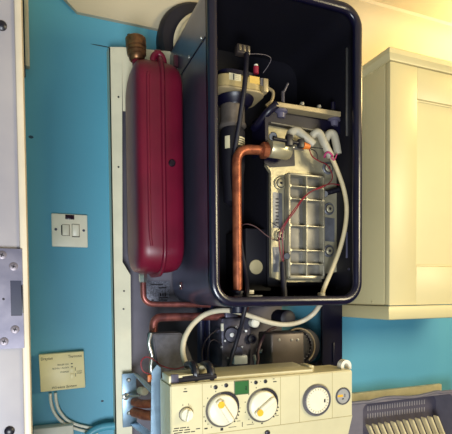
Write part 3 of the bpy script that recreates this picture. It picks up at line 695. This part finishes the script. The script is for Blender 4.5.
b = bm_new(); lathe(b, Vector((fcx, yfan, zt-.008)), (0, 0, -1), [(0, .048), (.010, .044), (.018, .034), (.020, .033)], 36); obj('fan_throat', b, NAVY, fn)
b = bm_new(); lathe(b, Vector((fcx-.006, yfan, zt-.026)), (0, 0, -1), [(0, .030), (.006, .031), (.040, .031), (.046, .034), (.050, .034), (.054, .030), (.056, .02)], 36); obj('air_pipe', b, mat('lit_band_metal', (150, 140, 134), .32, .6, .2, 30), fn)  # paler than its neighbours: the metallic reflection is put into the colour
b = bm_new(); lathe(b, Vector((fcx-.006, yfan, zt-.082)), (0, 0, -1), [(0, .028), (.01, .031), (.09, .030), (.12, .026), (.18, .024), (.19, .01)], 36); gvb = obj('gas_valve', b, LINING, fn)
def wraplabel(name, xc, yc_, r_, a0, a1, z0_, z1_, M, parent):
    b = bm_new(); n_ = 12; r1_ = [[], [], [], []]
    for k in range(n_+1):
        a = R(a0+(a1-a0)*k/n_); ux, uy = math.cos(a), math.sin(a)
        for rr_, (rd, z) in zip(r1_, ((r_, z0_), (r_, z1_), (r_+.0008, z1_), (r_+.0008, z0_))): rr_.append(Vector((xc+ux*rd, yc_+uy*rd, z)))
    loops(b, [list(t) for t in zip(*r1_)]); return obj(name, b, M, parent)
def flat(name, px0, py0, px1, py1, M, parent, d=.0006):
    p, q = A(px0, py0, yff), A(px1, py1, yff); b = bm_new(); box(b, p.x, q.x, yff-d, yff+.001, q.z, p.z); return obj(name, b, M, parent)
wl = flat('label', 229, 72.5, 241, 81.5, LABELW, fn)
flat('barcode', 233, 73.8, 234.2, 80, INK, wl, .001)
for k in range(4): flat('printed_line', 235.5, 74+k*1.8, 239.5, 74.6+k*1.8, mat('grey_print', (120, 104, 88), .6), wl, .001)
flat('label', 249.5, 75.5, 259.5, 84.5, mat('yellow_label', (222, 184, 92), .5), fn)
flat('label', 260.5, 78, 264.5, 86, mat('grey_label', (104, 98, 100), .5), fn)
zl = A(245, 141.5, yfan-.03).z
wl = wraplabel('label', fcx-.006, yfan, .0306, -96, -40, zl-.010, zl+.011, LABELW, fn)
for k in range(3): wraplabel('printed_line', fcx-.006, yfan, .0312, -90, -46, zl-.006+k*.0055, zl-.0045+k*.0055, INK, wl)
wraplabel('label_strip', fcx-.006, yfan, .0306, -150, -126, zl-.018, zl+.012, LABELW, fn)
p, q = A(264, 78, -0.290), A(268.5, 92, -0.290); b = bm_new(); box(b, p.x, q.x, -.29, -.24, q.z, p.z, .001); obj('fan_bracket', b, mat('pale_bar', (186, 168, 130), .4, .3, .1), fn)
b = bm_new(); p = A(256, 74, -0.250); cyl(b, p, p+Vector((0, 0, .018)), .007); rs = obj('red_terminal', b, mat('crimson_plastic', (150, 40, 62), .4), fn)
b = bm_new(); p = A(256, 67.5, -0.250); cyl(b, p, p+Vector((0, 0, .007)), .005); obj('terminal_cap', b, WHITE, rs)
b = bm_new(); p = A(242.5, 51, -0.275); box(b, p.x-.018, p.x+.018, -.285, -.265, p.z-.011, p.z+.012, .004); pl = obj('cable_plug', b, mat('dark_olive_plug', (62, 54, 52), .35), fn)
b = bm_new()
for dx in (-.011, 0, .011): box(b, p.x+dx-.003, p.x+dx+.003, -.288, -.284, p.z-.006, p.z+.008, .001)
obj('plug_contact', b, mat('dull_tin', (140, 128, 108), .35, .6), pl)
b = bm_new(); tube(b, TP([(246.5, 54, -0.295), (246, 68, -0.308), (244.5, 86, -0.312), (242, 104, -0.308), (239.5, 122, -0.298), (235.5, 146, -0.285), (233, 165, -0.275), (234, 190, -0.270), (240, 237, -0.250)]), .0060); obj('cable', b, RUBBER, fn)
b = bm_new(); tube(b, TP([(250, 54, -0.280), (259, 54, -0.280), (267, 55.5, -0.275), (271, 59, -0.270), (268, 66, -0.260), (263, 73, -0.250)]), .0010, 8); obj('wire', b, mat('grey_wire', (84, 76, 84), .5), fn)
# elbow between fan and burner head
b = bm_new(); tube(b, TP([(268, 88, -0.240), (273, 92, -0.250), (272, 100, -0.255), (266, 106, -0.250)]), .004); obj('link_arm', b, mat('pale_bar', (186, 168, 130), .4, .3, .1), fn)

# --- control panel
PY = -.43
PXL, PXR = A(170.5, 400, PY).x, A(352.5, 390, PY).x
PZT, PZC = (A(352, 368.6, PY).z+A(170, 387, PY).z)/2, (A(352, 415, PY).z+A(231, 432, PY).z)/2
PBK, PZB = -.345, 1.115
b = bm_new()
prism(b, [(PY+.003, PZT), (PY, PZT-.003), (PY, PZC+.0015), (PY+.0008, PZC-.0015), (PY+.030, PZB), (PBK, PZB), (PBK, PZT)], PXL, PXR, 'x')
bmesh.ops.bevel(b, geom=[e for e in b.edges if len({round(v.co.x, 5) for v in e.verts}) == 1], offset=.0025, segments=2, affect='EDGES')
pn = obj('control_panel', b, PANEL, bo, 'cream control panel', 40)
def pp(px, py): return A(px, py, PY)
# flat lid behind the front edge
p1 = A(300, 366, -.36).x
b = bm_new(); prism(b, [(PY+.014, PZT-.001), (PY+.016, PZT+.006), (PY+.022, PZT+.0075), (-.325, PZT+.0105), (-.320, PZT+.008), (-.320, PZT-.03), (PBK+.001, PZT-.03), (PBK+.001, PZT-.001)], PXL+.030, p1, 'x'); obj('lid', b, PANEL, pn)
b = bm_new(); box(b, p1, p1+.014, -.40, -.36, PZT-.001, PZT+.012, .002); obj('lid_stop', b, PANEL, pn)
# left box on top with dark slot, and the black clip
b = bm_new(); box(b, PXL+.001, PXL+.052, PY+.014, -.36, PZT-.001, PZT+.016, .002); lc = obj('corner_box', b, PANEL, pn)
p = A(175.5, 379.5, PY+.013); b = bm_new(); box(b, p.x-.009, p.x+.007, PY+.0135, PY+.018, p.z-.011, p.z+.010, .001); obj('socket', b, mat('grey_socket', (70, 66, 84), .5), lc)
b = bm_new(); p, q = A(178.5, 380.5, -.415), A(216, 376, -.415); tube(b, [p, q], .0052, 10, smooth=False); tube(b, [p+Vector((.008, 0, .0045)), q+Vector((-.01, 0, .0045))], .0035, 10, smooth=False); ck = obj('clip_bar', b, BLACK, pn)
for px in (194, 209.5):
    b = bm_new(); p = A(px, 374, -.40)
    tube(b, [p+Vector((0, -.008, -.012)), p+Vector((0, -.010, .004)), p+Vector((0, 0, .016)), p+Vector((0, .02, .018)), p+Vector((0, .045, .012))], .0085, 10); obj('clip_arch', b, BLACK, ck)
b = bm_new(); p = A(201.5, 369.5, -.375); box(b, p.x-.009, p.x+.009, -.385, -.35, p.z-.010, p.z+.010, .003); obj('clip_block', b, LABELW, ck)
# seams
def seam(px_t, py_t, px_b, py_b):
    p = pp((px_t+px_b)/2, (py_t+py_b)/2); b = bm_new(); box(b, p.x-.0006, p.x+.0006, PY-.0003, PY+.001, PZC, PZT-.002); obj('panel_joint', b, PANELS, pn)
for t in ((202, 386, 203, 434), (279.5, 376, 281.5, 426), (299, 374, 300, 422), (332.5, 371, 332, 417)): seam(*t)
b = bm_new(); box(b, PXL+.002, PXR-.002, PY-.0003, PY+.001, PZC-.0007, PZC+.0007); obj('crease', b, PANELS, pn)
# knobs
def knob(px, py, r, ang, marker, ring=True, grip=True):
    p = pp(px, py)
    if ring:
        b = bm_new(); lathe(b, p+Vector((0, .001, 0)), (0, -1, 0), [(0, r*1.13), (.0022, r*1.13), (.003, r*1.10), (.003, r*.2)], 44); rg = obj('dial_ring', b, mat('dark_ring', (96, 90, 82), .4), pn)
        b = bm_new()
        n_ = 16; pts = []
        for k in range(n_+1):
            a = R(95-k*105/n_); pts.append((a, r*(1.07)))
        i_, o_ = [], []
        rows = [[], [], [], []]
        for k in range(n_+1):
            a = R(95-k*100/n_); cu, su = math.cos(a), math.sin(a); o1 = r*(1.10+.12*math.sin(math.pi*min(1, k/n_*1.0)))
            for rw, (rd, y) in zip(rows, ((r*1.02, PY+.001), (r*1.02, PY-.0034), (o1, PY-.0034), (o1, PY+.001))): rw.append(Vector((p.x+cu*rd, y, p.z+su*rd)))
        loops(b, [list(t) for t in zip(*rows)]); obj('scale_band', b, INK, rg)
        b = bm_new()
        for k in range(4):
            a = R(-12-k*11); q = p+Vector((math.cos(a)*r*1.20, 0, math.sin(a)*r*1.20)); lathe(b, q+Vector((0, .0005, 0)), (0, -1, 0), [(0, .0018), (.0012, .0016)], 10)
        for a in (110, 140, 165, 195, 220, 235):
            q = p+Vector((math.cos(R(a))*r*1.28, 0, math.sin(R(a))*r*1.28)); box(b, q.x-.0008, q.x+.0008, PY-.0005, PY+.001, q.z-.0012, q.z+.0012)
        obj('scale_mark', b, INK, rg)
    b = bm_new(); lathe(b, p, (0, -1, 0), [(0, r), (.006, r*.99), (.009, r*.95), (.0105, r*.88), (.0105, r*.1)], 44); kb = obj('knob', b, KNOB, pn)
    M_ = Matrix.Rotation(ang, 4, 'Y')
    b = bm_new(); box(b, p.x-r*.20, p.x+r*.20, PY-.020, PY-.009, p.z-r*.86, p.z+r*.86, min(.004, r*.15), 3, rot=M_); obj('grip', b, KNOB, kb)
    if marker:
        q = p+(M_ @ Vector((0, 0, r*.55))); b = bm_new(); lathe(b, Vector((q.x, PY-.0195, q.z)), (0, -1, 0), [(0, r*.23), (.0012, r*.22), (.0015, r*.1)], 16); obj('marker', b, AMBER, kb)
    return kb
rk = (pp(237.5, 409.5)-pp(207.5, 409.5)).length/2
knob(222.3, 409.6, rk*.97, R(-33), True)
knob(262.3, 405.3, rk*.97, R(235), True)
ks = (pp(193, 414)-pp(179, 414)).length/2
b = bm_new(); p = pp(186, 414); lathe(b, p+Vector((0, .001, 0)), (0, -1, 0), [(0, ks*1.02), (.0025, ks*1.0), (.003, ks*.2)], 32); obj('dial_ring', b, mat('dark_ring', (96, 90, 82)), pn)
knob(186, 414, ks*.9, R(14), False, ring=False)
# small indicator lenses
for px, py, r_ in ((215.6, 387.2, .0046), (226.2, 385.3, .0046), (255.8, 382.4, .0044), (265.4, 381.3, .0044)):
    b = bm_new(); lathe(b, pp(px, py)+Vector((0, .001, 0)), (0, -1, 0), [(0, r_), (.0022, r_*.95), (.003, r_*.5)], 16); obj('indicator', b, BLACK, pn)
for px, py, wq, hq in ((185.3, 391.6, .0040, .0010), (185.3, 388.8, .0022, .0008), (211, 386.6, .0008, .0024), (222, 385.3, .0006, .0012), (251.3, 382.2, .0012, .0010), (260.5, 381.3, .0010, .0006), (274.8, 381.6, .0040, .0011), (273.6, 378.9, .0022, .0008), (206, 428.5, .0034, .0014), (221.8, 429.2, .0030, .0028), (242.3, 424.4, .0007, .0050), (232.5, 427.0, .0085, .0005), (250.5, 424.4, .0085, .0005), (262, 423.4, .0022, .0012), (239.5, 408, .0026, .0005), (238.5, 421, .0040, .0005), (277, 415.5, .0040, .0005), (205.5, 421, .0012, .0016)):
    p = pp(px, py); b = bm_new(); box(b, p.x-wq, p.x+wq, PY-.0004, PY+.001, p.z-hq, p.z+hq); obj('printed_mark', b, INK, pn)
b = bm_new(); p = pp(182.2, 405.3); text_bm(b, '0', p+Vector((0, -.0002, -.0014)), .0022, .0036); p = pp(188.4, 404.6); text_bm(b, 'I', p+Vector((0, -.0002, -.0014)), .0008, .0036); obj('lettering', b, INK, pn)
b = bm_new()
for row, (py, segs) in enumerate(((428.2, ((174, 179), (180, 186), (187, 189))), (430.6, ((173, 178), (179, 183), (184.5, 190), (196, 200))), (433, ((174, 182), (184, 190), (191, 195))))):
    for xa, xb in segs:
        p, q = pp(xa, py+.5-(xa-174)*.1), pp(xb, py+.5-(xa-174)*.1); box(b, p.x, q.x, PY-.0004, PY+.001, p.z-.0009, p.z+.0009)
obj('printed_text', b, INK, pn)
# green display
p, q = pp(234.3, 381.3), pp(248.8, 393.6)
b = bm_new(); box(b, p.x-.0006, q.x+.0006, PY-.0012, PY+.001, q.z-.0006, p.z+.0006, .0006); dp = obj('display', b, mat('grey_bezel', (100, 96, 72), .5), pn)
b = bm_new(); box(b, p.x+.0008, q.x-.0008, PY-.0016, PY-.001, q.z+.0008, p.z-.0008); obj('screen', b, GREEN, dp)
b = bm_new(); q = pp(246, 388)
for dz in (-.003, .0, .003): box(b, q.x-.002, q.x+.001, PY-.0019, PY-.0014, q.z+dz-.0009, q.z+dz+.0009)
obj('digit', b, BLACK, dp)
# timer
p = pp(316.3, 400); rt_ = (pp(330, 400)-pp(302.5, 400)).length/2
b = bm_new(); lathe(b, p+Vector((0, .001, 0)), (0, -1, 0), [(0, rt_), (.003, rt_*1.0), (.006, rt_*.98), (.008, rt_*.94), (.008, rt_*.89), (.005, rt_*.86), (.003, rt_*.1)], 48); tm = obj('timer_dial', b, mat('timer_bezel', (118, 116, 124), .3, .4), pn)
b = bm_new(); n_ = 96; 
prof_ = [(.002, 1), (.006, 1), (.0072, .98), (.0078, .80), (.0062, .77), (.0062, .1)]
rings = []
for t, f in prof_:
    rings.append([Vector((p.x+math.cos(2*math.pi*k/n_)*rt_*.82*f*(1-(.035 if (k % 2 and f > .9) else 0)), PY-t, p.z+math.sin(2*math.pi*k/n_)*rt_*.82*f*(1-(.035 if (k % 2 and f > .9) else 0)))) for k in range(n_)])
loops(b, rings); td = obj('timer_wheel', b, KNOB, tm)
b = bm_new()
for k in range(24):
    a = R(15*k); q = p+Vector((math.cos(a)*rt_*.70, 0, math.sin(a)*rt_*.70)); box(b, q.x-.0005, q.x+.0005, PY-.0083, PY-.0070, q.z-.0018, q.z+.0018, rot=Matrix.Rotation(-a+R(90), 4, 'Y'))
obj('hour_tick', b, mat('grey_tick', (150, 142, 116), .6), td)
q = pp(323, 400); b = bm_new(); box(b, q.x-.0012, q.x+.0012, PY-.0085, PY-.006, q.z-.0038, q.z+.0038, .0004); obj('hand', b, INK, td)
# pressure gauge
p = pp(342.8, 396); rg_ = (pp(349.8, 396)-pp(335.8, 396)).length/2*1.03
b = bm_new(); lathe(b, p+Vector((0, .001, 0)), (0, -1, 0), [(0, rg_), (.003, rg_), (.004, rg_*.96), (.004, rg_*.86), (.001, rg_*.84)], 36); pg = obj('pressure_gauge', b, mat('grey_gauge_bezel', (104, 104, 112), .3, .5), pn)
b = bm_new(); lathe(b, p+Vector((0, .001, 0)), (0, -1, 0), [(0, rg_*.85), (.0018, rg_*.85), (.002, rg_*.1)], 32); gf = obj('gauge_face', b, mat('gauge_grey', (158, 156, 152), .4), pg)
b = bm_new(); box(b, p.x-rg_*.74, p.x-rg_*.02, PY-.0016, PY-.0008, p.z-.0016, p.z+.0036, .0004); obj('needle', b, AMBER, gf)
b = bm_new(); box(b, p.x-.003, p.x+.002, PY-.0016, PY-.0008, p.z-.0075, p.z-.0050); box(b, p.x+.004, p.x+.0055, PY-.0016, PY-.0008, p.z-.003, p.z+.005); obj('gauge_mark', b, INK, gf)
# screw under the crease, hinge loop on top right
q = A(267.2, 432.6, PY+.003); b = bm_new(); lathe(b, q, (0, -.96, -.28), [(-.002, .0058), (.0035, .0055), (.005, .003)], 18); obj('screw', b, mat('dark_screw', (62, 58, 66), .35, .5), pn)
b = bm_new(); p = A(343.2, 364.5, PY+.03)
ring_o, ring_i = [], []
for k in range(13):
    a = R(-15+k*210/12); ring_o.append((p.x+math.cos(a)*.0145, p.z+math.sin(a)*.0145-.002)); ring_i.append((p.x+math.cos(a)*.0068, p.z+math.sin(a)*.0068-.002))
lowo = [(ring_o[-1][0]-.001, PZT-.001)]; lowr = [(ring_o[0][0]+.001, PZT-.001)]
prism(b, lowr+ring_o+lowo+[(ring_i[-1][0], PZT-.001)]+ring_i[::-1]+[(ring_i[0][0], PZT-.001)], PY+.018, PY+.034); obj('hinge_loop', b, WHITE, pn)

# --- galvanised bracket holding the panel on the left
b = bm_new()
q0, q1 = A(122, 374, -.095), A(137, 426, -.095); box(b, q0.x, q1.x, -.095, -.090, q1.z, q0.z, .001)
def quad(bm, pts, th):
    vs = [bm.verts.new(Vector(p)) for p in pts]+[bm.verts.new(Vector(p)+Vector(th)) for p in pts]
    for f in ((0, 1, 2, 3), (7, 6, 5, 4), (0, 4, 5, 1), (1, 5, 6, 2), (2, 6, 7, 3), (3, 7, 4, 0)): bm.faces.new([vs[k] for k in f])
gx = PXL-.014
zt_ = A(154, 366, -.30).z
quad(b, [A(133, 373, -.095), A(138, 373.5, -.095), A(152, 387, -.30), A(151, 392, -.30)], (0, 0, -.003))
quad(b, [A(137, 422, -.095), A(130, 424, -.095), A(150, 440, -.30), A(152, 432, -.30)], (0, 0, -.003))
quad(b, [A(151.5, 372, -.31), A(156, 366, -.31), A(161, 367, -.31), A(160.5, 470, -.31)][:1]+[A(157, 365, -.31), A(161, 368, -.31), A(160, 470, -.31)], (0, .003, 0))
quad(b, [A(151.5, 380, -.31), A(160, 372, -.31), A(160, 470, -.31), A(150.5, 470, -.31)], (0, .003, 0))
bk = obj('hinge_bracket', b, GALV, bo, 'galvanised steel bracket')
for px, py in ((128.5, 380), (129, 413)):
    b = bm_new(); lathe(b, A(px, py, -.095), (0, -1, 0), [(-.001, .006), (.002, .0055), (.004, .003)], 14); obj('screw', b, SILVER, bk)
b = bm_new(); cyl(b, A(125, 396.5, -.10), A(140, 396, -.16), .003); lathe(b, A(125.5, 396.5, -.095), (0, -1, 0), [(0, .009), (.004, .009), (.006, .005)], 14); obj('hinge_pin', b, SILVER, bk)
b = bm_new(); q = A(142, 392, -.18); lathe(b, q+Vector((0, .02, 0)), (.3, -1, .1), [(0, .010), (.022, .0115), (.026, .009), (.026, .002)], 16); obj('valve_stem', b, mat('pale_brass', (190, 178, 150), .35, .6), bo)
b = bm_new(); tube(b, TP([(134, 402, -.14), (138, 403, -.16), (145, 404, -.19), (156, 403, -.22)]), .0105); obj('copper_pipe', b, COPPER, bo, 'copper pipe end behind the bracket, upper')
b = bm_new(); tube(b, TP([(134, 412, -.15), (138, 413, -.17), (145, 415, -.20), (156, 416, -.23)]), .0125); obj('copper_pipe', b, COPPER, bo, 'copper pipe end behind the bracket, lower')

# ================================================================== DISH RACK (bottom right)
YR0, YR1 = -.115, -.035
tl = A(346, 402, YR0); 
RX0, RX1, RZ1 = tl.x, tl.x+.48, tl.z-.004; RZ0 = .90
rk_ = thing('dish_rack', 'grey slotted plastic dish rack with cream dividers under the cabinet', 'dish rack', ((RX0+RX1)/2, (YR0+YR1)/2, RZ0))
ib = A(362.5, 404, YR0); ix, iz = ib.x, RZ1-.009
# upright surround: outer wavy top edge, rounded inner opening
n_ = 10; 
oute = []; inn = rrect(ix, RX1-.03, RZ0+.03, iz, .022, 8)
def hpush(x, z):
    cxm, czm = (RX0+RX1)/2, (RZ0+RZ1)/2
    top = RZ1+.004*math.sin((x-RX0)*26)-(.004)
    return (x, z, top)
for (x, z) in inn:
    X = min(max(x, RX0), RX1)
    if z > (RZ0+RZ1)/2:
        Xo = RX0 if x < ix+.003 else (RX1 if x > RX1-.033 else x); Zo = z if x < ix+.003 or x > RX1-.033 else RZ1
        if x < ix+.012: Xo, Zo = (RX0, z) if x < ix+.0015 else (RX0+.004, RZ1-.002)
    else:
        Xo = RX0 if x < (RX0+RX1)/2 else RX1; Zo = RZ0
    oute.append((Xo, Zo))
b = bm_new()
loops(b, [ring2(oute, YR0), ring2(inn, YR0-.002), ring2(inn, YR0+.012), ring2([(x, z-(.024 if z > 1.05 else 0)) for x, z in inn], YR1), ring2([(x, z-(.024 if z > 1.05 else 0)) for x, z in oute], YR1)], closed=True)
bmesh.ops.remove_doubles(b, verts=b.verts[:], dist=1e-5)
obj('surround', b, RACKG, rk_)
b = bm_new(); tube(b, [Vector((RX0+.004+k*(RX1-RX0-.008)/24, YR0-.001, RZ1-.001+.004*math.sin(k*.55+3.4)*(1 if 3 < k < 20 else .3))) for k in range(25)], .0055, 10); obj('lip', b, RACKG, rk_)
yb0 = YR1-.004
b = bm_new(); box(b, ix-.01, RX1-.02, yb0-.003, yb0+.001, RZ0+.02, iz-.020); bk_ = obj('back_wall', b, mat('dark_rack_plastic', (84, 80, 96), .5), rk_)
b = bm_new()
for row in range(2):
    for k in range(24):
        p = A(368+k*2.45, 408.5+row*7.5-k*2.45*.12, yb0-.003); box(b, p.x-.0022, p.x+.0012, yb0-.0036, yb0-.0026, p.z-.008, p.z+.008)
sl = obj('slots', b, mat('pale_slot', (150, 146, 152), .6), bk_)
for k in range(12):
    p0 = A(368.5+k*6.15, 425-k*.85, -.10)
    b = bm_new(); d = Vector((.030, 0, -.115)); 
    prism(b, [(p0.x-.003, p0.z-.003), (p0.x-.001, p0.z), (p0.x+.002, p0.z), (p0.x+.005, p0.z-.004), (p0.x+.058, p0.z-.11), (p0.x+.049, p0.z-.11)], -.108, -.088)
    bmesh.ops.bevel(b, geom=b.edges[:], offset=.0014, segments=2, affect='EDGES'); obj('divider', b, TINE, rk_)
b = bm_new(); box(b, ix+.01, RX1-.035, -.105, -.06, RZ0+.03, RZ0+.09, .003); obj('divider_base', b, TINE, rk_)
# worktop under the rack, below the frame
b = bm_new(); box(b, .60, 2.2, -.60, -.0006, .86, .8995, .004); tag(obj('worktop', b, WORK), 'grey kitchen worktop below the dish rack', 'worktop')
b = bm_new(); box(b, .61, 2.19, -.57, -.001, .0005, .8595, .004); tag(obj('base_cabinet', b, CAB), 'cream base cabinet carrying the worktop', 'cabinet')

# ================================================================== LIGHT
def area(name, loc, target, size, sy, power, col):
    d = bpy.data.lights.new(name, 'AREA'); d.shape = 'RECTANGLE'; d.size = size; d.size_y = sy; d.energy = power; d.color = col
    o = bpy.data.objects.new(name, d); COL.objects.link(o); o.location = loc
    o.rotation_euler = (Vector(target)-Vector(loc)).to_track_quat('-Z', 'Y').to_euler(); return o
area('cool_area_light', (-.18, -1.85, .92), (.35, 0, 1.5), .5, .6, 37, (.90, .96, 1.0))  # unseen cool area light added behind the camera, set low for the wall gradient
d = bpy.data.lights.new('ceiling_lamp', 'POINT'); d.energy = 15; d.shadow_soft_size = .08; d.color = (1, .73, .30)
o = bpy.data.objects.new('ceiling_lamp', d); COL.objects.link(o); o.location = (1.45, -.32, 2.28)
area('warm_fill', (1.95, -2.0, 2.0), (1.0, -.1, 1.4), .6, .6, 36, (1, .86, .54))  # warm fill added to brighten the cabinet and the wall beneath it
Wd = bpy.data.worlds.new('world'); S.world = Wd; Wd.use_nodes = True
Wd.node_tree.nodes['Background'].inputs[0].default_value = (.62, .66, 1, 1); Wd.node_tree.nodes['Background'].inputs[1].default_value = .035
vs = S.view_settings; vs.view_transform = 'Standard'; vs.look = 'None'; vs.gamma = 1; vs.use_curve_mapping = False; vs.exposure = 0
